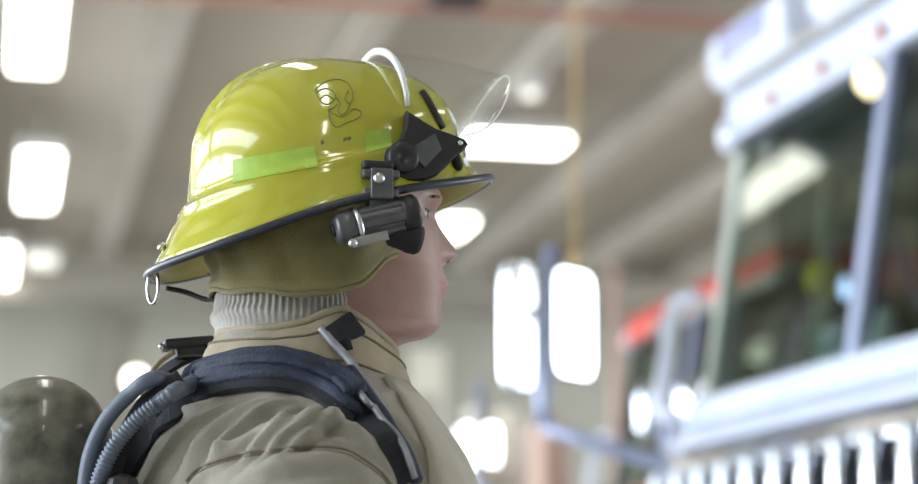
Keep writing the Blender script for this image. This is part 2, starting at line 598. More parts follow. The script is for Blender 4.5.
hx, hz = [], []
for a in np.linspace(-0.03, -PI + 0.03, 40):
    f, l = outline(a, 171, 134)
    z = 0.0
    for it in range(6):
        w = L(f, l, z)
        d = w - CAM
        fw = Vector((0, math.cos(PITCH), math.sin(PITCH)))
        up = Vector((0, -math.sin(PITCH), math.cos(PITCH)))
        px = 459 + FPX * d.x / d.dot(fw)
        py = 242 - FPX * d.dot(up) / d.dot(fw)
        ty = float(np.interp(px, [p[0] for p in near_edge], [p[1] for p in near_edge]))
        z += (py - ty) * 1.0
    hx.append(f)
    hz.append(z)
zb_c = np.polyfit(hx, hz, 4)


def zb(f):
    return float(np.polyval(zb_c, f))


def zbase(f):
    return 57 + 0.27 * f


DA, DW, DH = 136, 114, 176
NAZ = 288


def az(i):
    a = 2 * PI * i / NAZ
    return a - 0.43 * math.sin(2 * a)



def dome(a, t, off=0.0):
    """a azimuth, t 0 at the base to 1 at the crown"""
    lat = t * PI / 2
    r = max(0.0, math.cos(lat)) ** (2 / 2.45)
    s = math.sin(lat) ** (2 / 2.45)
    f, l = outline(a, (DA + off) * r, (DW + off) * r, 2.1)
    f0, _ = outline(a, DA, DW, 2.1)
    z = zbase(f0) * (1 - s) + (DH + off) * s
    # moulded comb along the middle and one rib either side
    lift = 5.5 * math.exp(-(l / 11.0) ** 2) * float(sm(0.06, 0.25, t))
    n = Vector((f / DA, l / DW * 1.1, s + 0.05)).normalized()
    return L(f + 3 + n.x * lift, l + n.y * lift, z + n.z * lift)


helmet = empty('fire_helmet', L(0, 0, 0), 'glossy yellow fire helmet with black brim edge worn by the firefighter', 'helmet')
rings = []
for t in (0, 0.25, 0.5, 0.75):            # brim slope
    rg = []
    for i in range(NAZ):
        a = az(i)
        f1, l1 = outline(a, 171, 134)
        f2, l2 = outline(a, DA + 8, DW + 8, 2.1)
        q = t / 0.9
        z1, z2 = zb(f1), zbase(f2) - 7
        ex = float(np.interp(math.cos(a), [-1, 0, 0.55, 1], [1.25, 1.2, 2.2, 3.4]))
        rg.append(L(f1 + (f2 - f1) * q, l1 + (l2 - l1) * q, z1 + (z2 - z1) * q ** ex))
    rings.append(rg)
for e, dz in ((8, -7), (8.5, -2.5), (6.5, 0), (2.0, 0.8)):   # moulded step at the foot of the crown
    rg = []
    for i in range(NAZ):
        f2, l2 = outline(az(i), DA + e, DW + e, 2.1)
        rg.append(L(f2 + 2, l2, zbase(f2) + dz))
    rings.append(rg)
for t in np.linspace(0.02, 0.985, 44):
    rings.append([dome(az(i), t) for i in range(NAZ)])
g = G().loft(rings, cap=False)
g.f.append([len(g.v) - NAZ + i for i in range(NAZ)])
shell = g.obj('shell', 'yellow', helmet)
sd = shell.modifiers.new('thick', 'SOLIDIFY')
sd.thickness = 0.004
sd.offset = -1
shell.data.materials.append(M['yellow_in'])
sd.material_offset = 1
shell_bvh = BVHTree.FromPolygons([tuple(v) for v in g.v], g.f)
G().tube([rings[0][i] for i in range(NAZ)], 0.0042, 10, closed=True).obj('brim_edge', 'edge', helmet)
# dark liner and headband inside
g = G()
rr_ = []
for t in np.linspace(0, 0.96, 10):
    rg = []
    for i in range(64):
        a = 2 * PI * i / 64
        s = math.cos(t * PI / 2) ** 0.8
        f, l = outline(a, 122 * s, 100 * s, 2.1)
        rg.append(L(f, l, zbase(f) * (1 - math.sin(t * PI / 2)) - 4 + 160 * math.sin(t * PI / 2)))
    rr_.append(rg)
lin = g.loft(rr_, cap=False).obj('liner', 'black_soft', helmet)
lin.modifiers.new('thick', 'SOLIDIFY').thickness = 0.006


def on_shell(px, py, off=0.001):
    r = ray(px, py).normalized()
    h, n, i, d = shell_bvh.ray_cast(CAM, r)
    if h is None:
        h, n, i, d = shell_bvh.find_nearest(at(px, py, D0))
    if n.dot(r) > 0:
        n = -n
    return h + n * off


def patch(quad, name, m, parent, off=0.0008, nu=14, nv=6, th=0.0006):
    """thin sticker on the shell spanned by four picture corners"""
    rows = []
    for j in range(nv + 1):
        t = j / nv
        row = []
        for i in range(nu + 1):
            s = i / nu
            x = (quad[0][0] * (1 - s) + quad[1][0] * s) * (1 - t) + (quad[3][0] * (1 - s) + quad[2][0] * s) * t
            y = (quad[0][1] * (1 - s) + quad[1][1] * s) * (1 - t) + (quad[3][1] * (1 - s) + quad[2][1] * s) * t
            row.append(on_shell(x, y, off))
        rows.append(row)
    o = G().loft(rows, closed=False).obj(name, m, parent)
    return o


patch([(233, 160), (314, 146), (318, 166), (233, 183)], 'reflective_patch', 'lime', helmet)
patch([(364, 133), (389, 128), (392, 147), (366, 153)], 'reflective_patch', 'lime', helmet)
# line-drawn emblem on the crown
emb = G()
strokes = [
    [(315, 90), (322, 84), (331, 80), (341, 80), (348, 84), (352, 91), (353, 99)],
    [(315, 90), (318, 98), (324, 104), (331, 103), (335, 96), (331, 90), (323, 89), (316, 93)],
    [(319, 100), (326, 95), (333, 99)],
    [(353, 99), (349, 104), (345, 98), (348, 91)],
    [(337, 98), (340, 104), (338, 111), (342, 115), (347, 111), (350, 104)],
    [(328, 110), (334, 114), (341, 117), (348, 114), (353, 109), (361, 112), (358, 118), (346, 123), (337, 127), (331, 122), (328, 110)],
    [(331, 122), (328, 116)], [(337, 104), (333, 108), (328, 110)],
]
for st in strokes:
    emb.tube([on_shell(p.x, p.y, 0.0004) for p in spl([(x, y, 0) for x, y in st], 4)], 0.00055, 6)
emb.obj('emblem', 'ink', helmet)
sc_ = G()
for x, y in ((344, 139), (349, 138), (322, 142)):
    sc_.lathe([(0.0022, -0.001), (0.0022, 0.0008), (0.0, 0.001)], on_shell(x, y, 0.0), -ray(x, y), 10)
sc_.obj('rivet', 'ink', helmet)

# hanging ring, rear bolt and hook
c = pw(153, 287, 0)
G().tube([c + (PF * 0.0062 * math.cos(t) * 0.95 + Vector((0, -1, 0)) * 0.004 * math.cos(t) + PZ * 0.0165 * math.sin(t)) for t in np.linspace(0, 2 * PI, 28, endpoint=False)], 0.0017, 8, closed=True).obj('hanging_ring', 'steel', helmet)
G().lathe([(0.0028, -0.012), (0.0028, 0), (0.0046, 0.0005), (0.0046, 0.003), (0.003, 0.0048), (0, 0.005)], pw(163, 248, -12), Vector((-0.7, -0.3, 0.8)), 14).obj('rear_bolt', 'steel', helmet)
G().tube([pw(157, 270, 0), pw(154, 272, 0), pw(153, 275, 0)], 0.0022, 8).obj('ring_loop', 'steel', helmet)
# strap tightening cord below the rear brim
G().tube(spl([pw(166, 288, 30), pw(185, 292, 30), pw(204, 299, 20), pw(215, 299, 10)], 5), 0.0026, 8).obj('rear_strap', 'black_soft', helmet)

# visor bracket plate on the near side (and its mirror on the far side)
plate = [(408, 112), (415, 116), (424, 122), (436, 129), (450, 134), (463, 139), (467, 144), (462, 150), (454, 156), (446, 165), (436, 174), (424, 179),
         (409, 180), (397, 176), (389, 168), (386, 158), (389, 149), (396, 143), (403, 138), (407, 127)]
for s in (1, -1):
    pts = []
    for x, y in plate:
        f, l, z = pl(x, y, -122)
        pts.append((f, z))
    g = G()
    o1 = [L(f, -s * 104, z) for f, z in pts]
    cx = sum(p[0] for p in pts) / len(pts)
    cz = sum(p[1] for p in pts) / len(pts)
    o2 = [L(cx + (f - cx) * 1.06, -s * 119, cz + (z - cz) * 1.06) for f, z in pts]
    o3 = [L(cx + (f - cx) * 0.98, -s * 124, cz + (z - cz) * 0.98) for f, z in pts]
    g.loft([o1, o2, o3])
    br = flat(g.obj('visor_bracket', 'black', helmet))
    f, l, z = pl(403, 158, -124)
    kb = G()
    kb.lathe([(0.0155, -0.002), (0.0155, 0.004), (0.013, 0.0065), (0.006, 0.0075), (0.0055, 0.006), (0, 0.006)], L(f, -s * 123, z), PL * -s, 24)
    kb.obj('pivot_knob', 'black', br)
    ft = [pl(*q, -124) for q in ((408, 150), (434, 134), (441, 150), (424, 168))]
    rb = G().prism([L(q[0], -s * 123, q[2]) for q in ft], PL * -s * 0.0045)
    flat(rb.obj('bracket_rib', 'gun', br))
    f, l, z = pl(460, 143, -122)
    G().lathe([(0.0026, 0), (0.0026, 0.004), (0, 0.0045)], L(f, -s * 120, z), PL * -s, 12).obj('bracket_screw', 'steel', br)
# rubber stop below the bracket tip
G().lathe([(0.005, -0.004), (0.006, 0.003), (0.006, 0.010), (0.003, 0.014)], pw(455, 157, -86), PZ * -1 + PF * 0.3, 12).obj('visor_stop', 'black_soft', helmet)
# black strip down the front of the crown
fr_pts = [on_shell(x, y, 0.001) for x, y in ((421, 92), (427, 101), (432, 110), (437, 119), (442, 128))]
g = G()
g.tube(spl(fr_pts, 5), 0.004, 8)
g.obj('front_strip', 'black', helmet)

# clear visor raised like an awning over the brow
nb_, nt_ = 40, 12
rows = []
for i in range(nb_ + 1):
    be = PI * i / nb_
    s_, c_ = math.sin(be), math.cos(be)
    row = []
    for j in range(nt_ + 1):
        t = j / nt_
        f_r, z_r, w_r = 62 - 14 * s_, 112 + 75 * s_ ** 0.75, 103
        f_f, z_f, w_f = 122 + 66 * s_ ** 0.55, 88 + 86 * s_ ** 1.1, 97
        row.append(L(f_r + (f_f - f_r) * t, -c_ * (w_r + (w_f - w_r) * t), z_r + (z_f - z_r) * t + 7 * math.sin(PI * t) * s_))
    rows.append(row)
vis = G().loft(rows, closed=False).obj('visor', 'visor', helmet)
vis.modifiers.new('thick', 'SOLIDIFY').thickness = 0.0022
G().tube([r[0] for r in rows], 0.003, 8, rr=[0.0024 + 0.0022 * math.sin(PI * i / nb_) for i in range(nb_ + 1)]).obj('visor_rear_edge', 'visor_edge', vis)
G().tube([r[-1] for r in rows], 0.0009, 6).obj('visor_front_edge', 'visor_edge', vis)

# ear and neck flap hanging inside the helmet
NFL = 90
top_, bot_ = [], []
rows = [[] for _ in range(17)]
for i in range(NFL + 1):
    a = -2.55 + 5.1 * i / NFL            # azimuth from the back (0) round to both cheeks
    aa = abs(a)
    A_ = 101
    f = -10 - A_ * math.cos(a) * (1.0 if math.cos(a) > 0 else 0.98)
    l = -math.sin(a) * 92
    zt = 40 + 0.2 * f
    zbot = float(np.interp(aa, [0, 0.6, 1.2, 1.55, 1.9, 2.2, 2.55], [-61, -68, -73, -75, -60, -36, -22]))
    for j in range(17):
        t = j / 16
        bulge = -16 * (1 - t) ** 2 + 5 * math.sin(PI * t) ** 2 + 5.0 * math.exp(-((t - 0.55) / 0.09) ** 2) * (0.6 + 0.4 * math.sin(5 * a)) + 5.0 * math.exp(-((t - 0.93) / 0.07) ** 2)
        wr = 4.2 * math.sin(5 * a + 6 * t) * math.sin(PI * t) + 3.2 * math.sin(13 * a - 7 * t + 1) * t * (1 - t) * 3
        k = 1 + (bulge + wr) / 110 - 0.03 * t
        rows[j].append(L(-10 + (f + 10) * k, l * k, zt + (zbot - zt) * t + 1.5 * math.sin(9 * a) * (t > 0.98)))
flp = G().loft(rows, closed=False).obj('ear_flap', 'flap', helmet)
flp.modifiers.new('thick', 'SOLIDIFY').thickness = 0.004
G().tube(rows[16], 0.0028, 8).obj('flap_hem', 'flap', flp)

# ------------------------------------------------------------------ flashlight clipped under the brim
fl_a, fl_b = pw(350, 227, -128), pw(408, 214, -128)
ax = (fl_b - fl_a).normalized()
flashlight = empty('flashlight', fl_a - PZ * 0.016, 'ridged gunmetal flashlight clamped under the near brim of the yellow helmet', 'flashlight')
ln = (fl_b - fl_a).length
g = G()
sg = 48
rr_ = []
for t in np.linspace(0, 1, 14):
    q = 0.0155 if 0.06 < t < 0.94 else 0.0142
    e1 = ax.cross(PL).normalized()
    e2 = ax.cross(e1)
    rr_.append([fl_a + ax * ln * t + (e1 * math.cos(2 * PI * k / sg) + e2 * math.sin(2 * PI * k / sg)) * (q + 0.001 - (0.0024 if (k % 8) < 4 else 0)) for k in range(sg)])
g.loft(rr_).obj('body', 'gun', flashlight, smooth=False)
tc_ = G().lathe([(0.0100, -0.016), (0.0135, -0.0145), (0.0155, -0.012), (0.0165, -0.004), (0.0165, 0.002), (0.015, 0.003)], fl_a, ax, 24).obj('tail_cap', 'gun', flashlight)
G().lathe([(0.0055, -0.0178), (0.0055, -0.0155), (0.004, -0.0155)], fl_a, ax, 16).obj('tail_switch', 'black_soft', tc_)
G().lathe([(0.0152, 0.004), (0.0178, 0.004), (0.0178, 0.0085), (0.0152, 0.0085)], fl_a, ax, 24).obj('clamp_ring', 'steel', flashlight)
G().lathe([(0.0150, ln - 0.008), (0.0178, ln - 0.007), (0.0182, ln + 0.006), (0.0160, ln + 0.009), (0.012, ln + 0.009)], fl_a, ax, 24).obj('bezel', 'black', flashlight)
G().lathe([(0.012, ln + 0.0085), (0.008, ln + 0.0095), (0, ln + 0.010)], fl_a, ax, 20).obj('lens', 'lens_white', flashlight)
G().lathe([(0.0035, -0.004), (0.0045, 0), (0.0045, 0.006), (0.002, 0.008)], pw(353, 243, -138), Vector((0, -1, -0.2)), 12).obj('thumb_screw', 'steel', flashlight)
g = G()
g.box(pw(371, 239, -140), (0.034, 0.004, 0.009), (ax, PL, ax.cross(PL).normalized()), 0.001)
g.obj('side_clip', 'grey', flashlight)
hd = G()
dirh = (pw(414, 240, -122) - pw(390, 234, -122)).normalized()
hd.lathe([(0.008, -0.004), (0.0125, 0), (0.0135, 0.012), (0.0150, 0.018), (0.0150, 0.026), (0.0125, 0.030), (0.0, 0.031)], pw(391, 233, -122), dirh, 20)
hd.obj('swivel_head', 'black_soft', flashlight)
# clamp gripping the brim
g = G()
cx_ = pw(379, 186, -126)
za = PZ
g.box(cx_ + PZ * 0.010, (0.036, 0.024, 0.008), (PF, PL, PZ), 0.002)
g.box(cx_ - PZ * 0.008, (0.034, 0.022, 0.008), (PF, PL, PZ), 0.002)
g.box(cx_ - PL * 0.011, (0.022, 0.008, 0.030), (PF, PL, PZ), 0.002)
g.box(cx_ - PZ * 0.019, (0.022, 0.014, 0.018), (PF, PL, PZ), 0.002)
cl = g.obj('brim_clamp', 'gun', flashlight, smooth=False)
G().lathe([(0.0055, 0), (0.0055, 0.006), (0.003, 0.008), (0, 0.008)], cx_ - PL * 0.012 + PZ * 0.004 - PF * 0.004, -PL, 14).obj('clamp_screw', 'steel', cl)
G().box(cx_ + PZ * 0.019 - PF * 0.002, (0.030, 0.016, 0.009), (PF, PL, PZ), 0.003).obj('clamp_lever', 'black', cl, smooth=False)

# ------------------------------------------------------------------ clothing of the figure
# knitted hood round the neck
rows = []
for j, (y0, df) in enumerate(((284, -4), (290, 0), (298, 3), (306, 3.5), (313, 4), (318, 7), (323, 7), (328, 3), (340, 2), (356, 8))):
    rg = []
    z0 = pl(300, y0)[2]
    for i in range(480):
        a = 2 * PI * i / 480
        rib = 1.1 * math.sin(a * 70) * (1 if y0 < 322 else 0.2)
        fr_ = float(np.interp(math.cos(a), [-1, 1], [0, 1]))
        f = -32 + (69 + df + rib) * math.cos(a) - 2 * fr_
        l = (72 + df + rib) * math.sin(a)
        rg.append(L(f, l, z0 - 12 * fr_ * fr_ - 2 * math.sin(3 * a)))
    rows.append(rg)
hood = G().loft(rows, cap=False).obj('knit_hood', 'hood', person)
hood.modifiers.new('thick', 'SOLIDIFY').thickness = 0.004
hood['label'] = 'pale ribbed knit hood around the neck'

# turnout coat: trunk and sleeves fused, then folded
g = G()
secs = [(-100, -104, 42, 74), (-125, -110, 58, 86), (-150, -122, 78, 108), (-180, -140, 102, 142), (-215, -164, 122, 180), (-255, -186, 142, 212), (-310, -198, 162, 226),
        (-400, -200, 176, 228), (-520, -190, 178, 222), (-660, -180, 172, 220), (-800, -178, 170, 226), (-880, -180, 172, 232)]
rings = []
for z, b_, f_, w in secs:
    rg = []
    for i in range(64):
        a = 2 * PI * i / 64
        f, l = outline(a, (f_ - b_) / 2, w, 2.3)
        rg.append(L((f_ + b_) / 2 + f, l, z))
    rings.append(rg)
g.loft(rings)
for s in (-1, 1):
    g.tube(spl([L(-45, s * 140, -262), L(-52, s * 195, -322), L(-58, s * 245, -420), L(-55, s * 272, -560), L(25, s * 268, -690), L(95, s * 245, -770)], 6), 0.09, 24,
           rr=[0.095 - 0.0013 * i for i in range(31)])
tmp = g.obj('tmp_coat', 'coat')
rm = tmp.modifiers.new('r', 'REMESH')
rm.mode = 'VOXEL'
rm.voxel_size = 0.0042
s_ = tmp.modifiers.new('s', 'SMOOTH')
s_.factor = 0.6
s_.iterations = 26
dg = bpy.context.evaluated_depsgraph_get()
ev = tmp.evaluated_get(dg)
em = ev.to_mesh()
cv = np.array([v.co[:] for v in em.vertices])
cf = [list(p.vertices) for p in em.polygons]
cn = np.array([v.normal[:] for v in em.vertices])
ev.to_mesh_clear()
bpy.data.objects.remove(tmp)
bvh0 = BVHTree.FromPolygons([tuple(v) for v in cv], cf)


def hit(bv, px, py, off=0.0):
    r = ray(px, py).normalized()
    h, n, i, d = bv.ray_cast(CAM, r)
    if h is None:
        h, n, i, d = bv.find_nearest(at(px, py, D0 - 0.1))
        if n.dot(r) > 0.3:
            n = -n
    elif n.dot(r) > 0:
        n = -n
    return h + n * off


def fold(path, amp, sig):
    P = np.array([tuple(hit(bvh0, p.x, p.y)) for p in spl([(x, y, 0) for x, y in path], 8)])
    d2 = np.full(len(cv), 1e9)
    idx = np.zeros(len(cv))
    for k, p in enumerate(P):
        d = ((cv - p) ** 2).sum(1)
        m_ = d < d2
        d2[m_] = d[m_]
        idx[m_] = k / (len(P) - 1)
    taper = np.clip(np.sin(np.clip(idx, 0.04, 0.96) * PI), 0, 1) ** 0.6
    return amp * np.exp(-d2 / sig ** 2) * taper


disp = np.zeros(len(cv))
FOLDS = []
for i_ in range(7):
    x0, e_ = 128 + 25 * i_, i_ % 3
    FOLDS.append(([(x0, 486 - 5 * i_), (x0 + 20 + 3 * i_, 446 - 3 * i_), (x0 + 50 + 4 * i_, 420 - 2 * i_), (x0 + 84 + 5 * i_, 402 - i_)], (0.013, 0.008, 0.011)[e_], 0.0075))
    FOLDS.append(([(x0 + 12, 486 - 5 * i_), (x0 + 33 + 3 * i_, 449 - 3 * i_), (x0 + 62 + 4 * i_, 425 - 2 * i_)], -0.007, 0.006))
FOLDS += [([(318, 404), (345, 425), (372, 455)], 0.007, 0.009), ([(300, 424), (335, 432), (362, 446)], -0.006, 0.008), ([(225, 484), (262, 470), (310, 466)], 0.006, 0.010),
          ([(255, 486), (300, 476), (345, 474)], -0.005, 0.008), ([(395, 420), (420, 452), (440, 482)], 0.005, 0.012)]
for path, amp, sig in FOLDS:
    disp += fold(path, amp, sig)
seam_px = [(186, 482), (196, 471), (215, 461), (245, 453), (280, 448.5), (320, 447), (345, 450), (362, 459), (380, 472), (392, 486)]
disp += fold(seam_px, -0.004, 0.007)
wr = np.array([noise.noise(Vector((p[0] * 16, p[1] * 16, p[2] * 11))) * 0.008 + noise.noise(Vector((p[0] * 34 + 5, p[1] * 34, p[2] * 22))) * 0.0016 for p in cv])
low = np.clip((PO.z - 0.10 - cv[:, 2]) / 0.06, 0.1, 1)
cv2 = cv + cn * (disp + wr * low)[:, None]
coat = mesh_obj('turnout_coat', [Vector(p) for p in cv2], cf, 'coat', person)
coat['label'] = 'tan turnout coat with creased shoulder'
bvhC = BVHTree.FromPolygons([tuple(v) for v in cv2], cf)
for dx in (0, 3.5):
    pts = [hit(bvhC, p.x, p.y + dx, 0.0003) for p in spl([(x, y, 0) for x, y in seam_px], 8)]
    G().tube(pts, 0.0016 if dx == 0 else 0.0007, 6).obj('armhole_seam', 'seam', coat)


def around(bv, ang, z, off, f0=-30):
    """point on the coat at angle ang about the trunk axis, 0 to the front, negative to the near side"""
    d = (PF * math.cos(ang) + PL * math.sin(ang))
    o_ = L(f0, 0, z)
    h, n, i, t = bv.ray_cast(o_ + d * 0.8, -d)
    if h is None:
        h = o_ + d * 0.15
        n = d
    return h + d * off


rows = []
for z in np.linspace(-152, -860, 40):
    a0 = float(np.interp(z, [-860, -300, -152], [-0.95, -1.2, -0.95]))
    rows.append([around(bvhC, a0 + (0.30 - a0) * k / 14, z, 0.005 + 0.002 * math.sin(PI * k / 14)) for k in range(15)])
sf = G().loft(rows, closed=False).obj('storm_flap', 'coat_light', coat)
sf.modifiers.new('thick', 'SOLIDIFY').thickness = 0.005
sf['label'] = 'paler storm flap down the chest'
# stand-up collar
rows, NC = [], 96
for t in np.linspace(0, 1, 12):
    rg = []
    for i in range(NC):
        a = 2 * PI * i / NC
        fr_ = (1 + math.cos(a)) / 2
        zt = float(np.interp(abs((a + PI) % (2 * PI) - PI), [0, 0.5, 1.0, 1.4, 1.75, 2.1, PI], [-128, -118, -99, -85, -99, -105, -104]))
        zo = float(np.interp(abs((a + PI) % (2 * PI) - PI), [0, 0.8, 1.57, 2.4, PI], [-176, -170, -155, -146, -140]))
        hl = 90 + 16 * (1 - t) + 6 * math.sin(PI * t)
        hw = 82 + 24 * (1 - t) + 5 * math.sin(PI * t)
        f = -14 + hl * math.cos(a) * (1.0 if math.cos(a) > 0 else 0.97)
        rg.append(L(f + 1.2 * math.sin(9 * a), hw * math.sin(a), zo + (zt - zo) * t))
    rows.append(rg)
collar = G().loft(rows, cap=False).obj('collar', 'collar_tan', coat)
collar.modifiers.new('thick', 'SOLIDIFY').thickness = 0.007
collar['label'] = 'tan stand-up collar'
cvv = [p for r in rows for p in r]
cff = [[i * NC + j, i * NC + (j + 1) % NC, (i + 1) * NC + (j + 1) % NC, (i + 1) * NC + j] for i in range(11) for j in range(NC)]
bvhK = BVHTree.FromPolygons([tuple(v) for v in cvv], cff)
G().tube(rows[-1], 0.0042, 8, closed=True).obj('collar_hem', 'collar_tan', collar)
for t in (3, 8):
    G().tube([p + (p - L(-14, 0, loc(p)[2])).normalized() * 0.0006 for p in rows[t]], 0.0013, 6, closed=True).obj('collar_stitching', 'seam', collar)


def ribbon(pts, nrm, w, th, name, m, parent, ws=None):
    """flat strap along pts lying square to nrm"""
    rr_ = []
    n = len(pts)
    for i, p in enumerate(pts):
        t = (pts[min(i + 1, n - 1)] - pts[max(i - 1, 0)]).normalized()
        nn = nrm[i] if isinstance(nrm, list) else nrm
        b = t.cross(nn).normalized()
        nn = b.cross(t).normalized()
        ww = (ws[i] if ws else w) / 2
        rr_.append([p + b * ww, p + b * ww * 0.9 + nn * th, p - b * ww * 0.9 + nn * th, p - b * ww])
    return G().loft(rr_).obj(name, m, parent, smooth=False)


toC = Vector((0, -1, 0.15)).normalized()
# black tab and pull on the collar
p1, p2 = hit(bvhK, 326, 340, 0.002), hit(bvhK, 363, 318, 0.002)
tb = ribbon([p1, p1.lerp(p2, 0.35), p1.lerp(p2, 0.7), p2], toC, 0.026, 0.006, 'collar_tab', 'strap', coat, ws=[0.020, 0.023, 0.027, 0.028])
bevel(tb, 0.002)
p3 = hit(bvhK, 345, 352, 0.003)
ribbon([p1.lerp(p2, 0.3), p1.lerp(p2, 0.2) + (p3 - p1) * 0.6, p3], toC, 0.014, 0.004, 'tab_tail', 'strap', coat)

# trousers and boots (below the frame)
for s in (-1, 1):
    rings = []
    for z, f0, l0, a_, b_ in ((-820, -15, 82, 118, 88), (-950, -15, 98, 108, 92), (-1150, -12, 106, 92, 84), (-1300, -15, 110, 86, 82), (FLOORZ + 120, -28, 112, 88, 82)):
        rings.append([L(f0 + a_ * math.cos(2 * PI * i / 32), s * l0 + b_ * math.sin(2 * PI * i / 32), z) for i in range(32)])
    G().loft(rings).obj('trouser_leg', 'coat', person)
    rings = []
    for z, b_, f_, w in ((FLOORZ + 200, -95, 45, 62), (FLOORZ + 110, -92, 62, 60), (FLOORZ + 80, -95, 150, 58), (FLOORZ + 55, -98, 205, 58), (FLOORZ + 25, -100, 215, 56), (FLOORZ, -98, 212, 54)):
        rings.append([L((b_ + f_) / 2 + outline(2 * PI * i / 32, (f_ - b_) / 2, w, 2.5)[0], s * 114 + outline(2 * PI * i / 32, 1, w, 2.5)[1], z) for i in range(32)])
    G().loft(rings).obj('boot', 'black_soft', person)

# ------------------------------------------------------------------ breathing apparatus on the back
scba = empty('breathing_apparatus', L(-250, 0, -1000), 'breathing apparatus with grey air cylinder and blue hoses on the firefighter\'s back', 'breathing apparatus')
cxl = pl(38, 400, 20)
tf = cxl[0] + 5
tz = pl(44, 376, 20)[2]
R_ = 70
pr = [(0.0, 0.0)]
profc = [(R_ * math.sin(t), tz - R_ * 1.05 * (1 - math.cos(t))) for t in np.linspace(0.02, PI / 2, 16)]
rings = [[L(tf + r * math.cos(2 * PI * i / 48), 20 + r * math.sin(2 * PI * i / 48), z) for i in range(48)] for r, z in profc + [(R_, tz - 300), (R_, tz - 470), (R_ * 0.85, tz - 510), (25, tz - 540), (20, tz - 560)]]
cyl = G().loft(rings).obj('air_cylinder', 'tank', scba)
cyl['label'] = 'mottled grey-olive air cylinder with domed top'
G().lathe([(0.02, 0), (0.026, -0.01), (0.026, -0.05), (0.012, -0.06)], L(tf, 20, tz - 555), PZ, 20).obj('cylinder_valve', 'steel', scba)
bp_ = G()
bp_.box(L(-205, 0, -480), (0.03, 0.26, 0.46), (PF, PL, PZ), 0.012)
bp_.box(L(-212, 0, -700), (0.05, 0.30, 0.10), (PF, PL, PZ), 0.02)
bp_.obj('backplate', 'black', scba, smooth=False)
for zz in (-430, -610):
    G().tube([L(tf + 74 * math.cos(t), 20 + 74 * math.sin(t), zz) for t in np.linspace(0, 2 * PI, 36, endpoint=False)], 0.004, 6, closed=True).obj('cylinder_band', 'strap', scba)


def surf_path(px_pts, off, n=8):
    return [hit(bvhC, p.x, p.y, off) for p in spl([(x, y, 0) for x, y in px_pts], n)]


def smooth_path(pts, it=6):
    pts = [Vector(p) for p in pts]
    for _ in range(it):
        pts = [pts[0]] + [(pts[i - 1] + pts[i] * 2 + pts[i + 1]) / 4 for i in range(1, len(pts) - 1)] + [pts[-1]]
    return pts


# shoulder strap below the hoses
sp = smooth_path(surf_path([(128, 474), (150, 436), (190, 403), (240, 385), (290, 384), (330, 398), (360, 422), (386, 454), (402, 486)], 0.004))
nr = [hit(bvhC, 0, 0) * 0 + (Vector((-0.1, -0.75, 0.65))).normalized() for p in sp]
ribbon(sp, nr, 0.030, 0.004, 'shoulder_strap', 'strap', scba)
# navy sleeve wrapped round the hoses, with lengthwise creases
sp = smooth_path(surf_path([(176, 389), (205, 377), (240, 369), (275, 368), (305, 373), (332, 384), (354, 399)], 0.008))
SLV = sp
rings = []
for i, p in enumerate(sp):
    t = (sp[min(i + 1, len(sp) - 1)] - sp[max(i - 1, 0)]).normalized()
    a = t.cross(Vector((0, -0.8, 0.6))).normalized()
    b = a.cross(t).normalized()
    q = i / (len(sp) - 1)
    rg = []
    for k in range(40):
        an = 2 * PI * k / 40
        cr = 1 + 0.17 * math.sin(5 * an + 3 * q) + 0.07 * math.sin(11 * an - 5 * q) + 0.03 * math.sin(40 * q)
        rg.append(p + a * 0.0145 * math.cos(an) * cr + b * 0.0105 * math.sin(an) * cr)
    rings.append(rg)
slv = G().loft(rings).obj('hose_sleeve', 'navy', scba)
slv['label'] = 'navy cloth sleeve around the hoses'
sp = smooth_path(surf_path([(160, 416), (200, 394), (240, 382), (290, 381), (325, 393), (356, 414)], 0.007))
G().tube(sp, 0.007, 12).obj('hose', 'navy', scba)
# plain hose leaving the sleeve down the back
sp = spl([pw(84, 520, -60), pw(85, 484, -66), pw(91, 452, -72), pw(105, 422, -80), pw(128, 396, -90), pw(155, 378, -98), SLV[3], SLV[9]], 8)
G().tube(sp, 0.0072, 14).obj('hose', 'hose', scba)
# corrugated hose
sp = spl([pw(94, 500, -92), pw(101, 474, -96), pw(114, 447, -100), pw(133, 424, -106), pw(156, 405, -112), pw(176, 391, -116), SLV[6] - PZ * 0.002 - PL * 0.001, SLV[12] + PL * 0.004, SLV[18] + PL * 0.004], 20)
G().tube(sp, 0.007, 14, rr=[0.0072 + 0.0012 * math.sin(i * PI / 1.5) for i in range(len(sp))]).obj('corrugated_hose', 'hose', scba)
# dark cable between them
sp = spl([pw(104, 500, -70), pw(115, 465, -80), pw(128, 432, -84), pw(150, 400, -88), pw(182, 378, -95)], 8)
G().tube(sp, 0.009, 12).obj('pressure_hose', 'strap', scba)
# front run down the chest: braided line and dark tube
sp = smooth_path(surf_path([(346, 380), (360, 396), (378, 422), (393, 452), (406, 486)], 0.012))
G().tube(sp, 0.0065, 12).obj('hose', 'navy', scba)
sp = smooth_path(surf_path([(348, 392), (362, 410), (377, 434), (388, 458), (398, 486)], 0.0175), 3)
spf = spl(sp[::4], 10)
G().tube(spf, 0.003, 10, rr=[0.0026 + 0.0008 * (i % 2) for i in range(len(spf))]).obj('braided_line', 'silver_line', scba)
sp = smooth_path([hit(bvhK, 321, 331, 0.005), hit(bvhK, 331, 347, 0.006), hit(bvhC, 343, 362, 0.010), hit(bvhC, 357, 384, 0.010), hit(bvhC, 376, 410, 0.010), hit(bvhC, 396, 446, 0.010), hit(bvhC, 412, 486, 0.010)], 1)
G().tube(spl(sp, 6), 0.0042, 10).obj('remote_line', 'silver_line', scba)
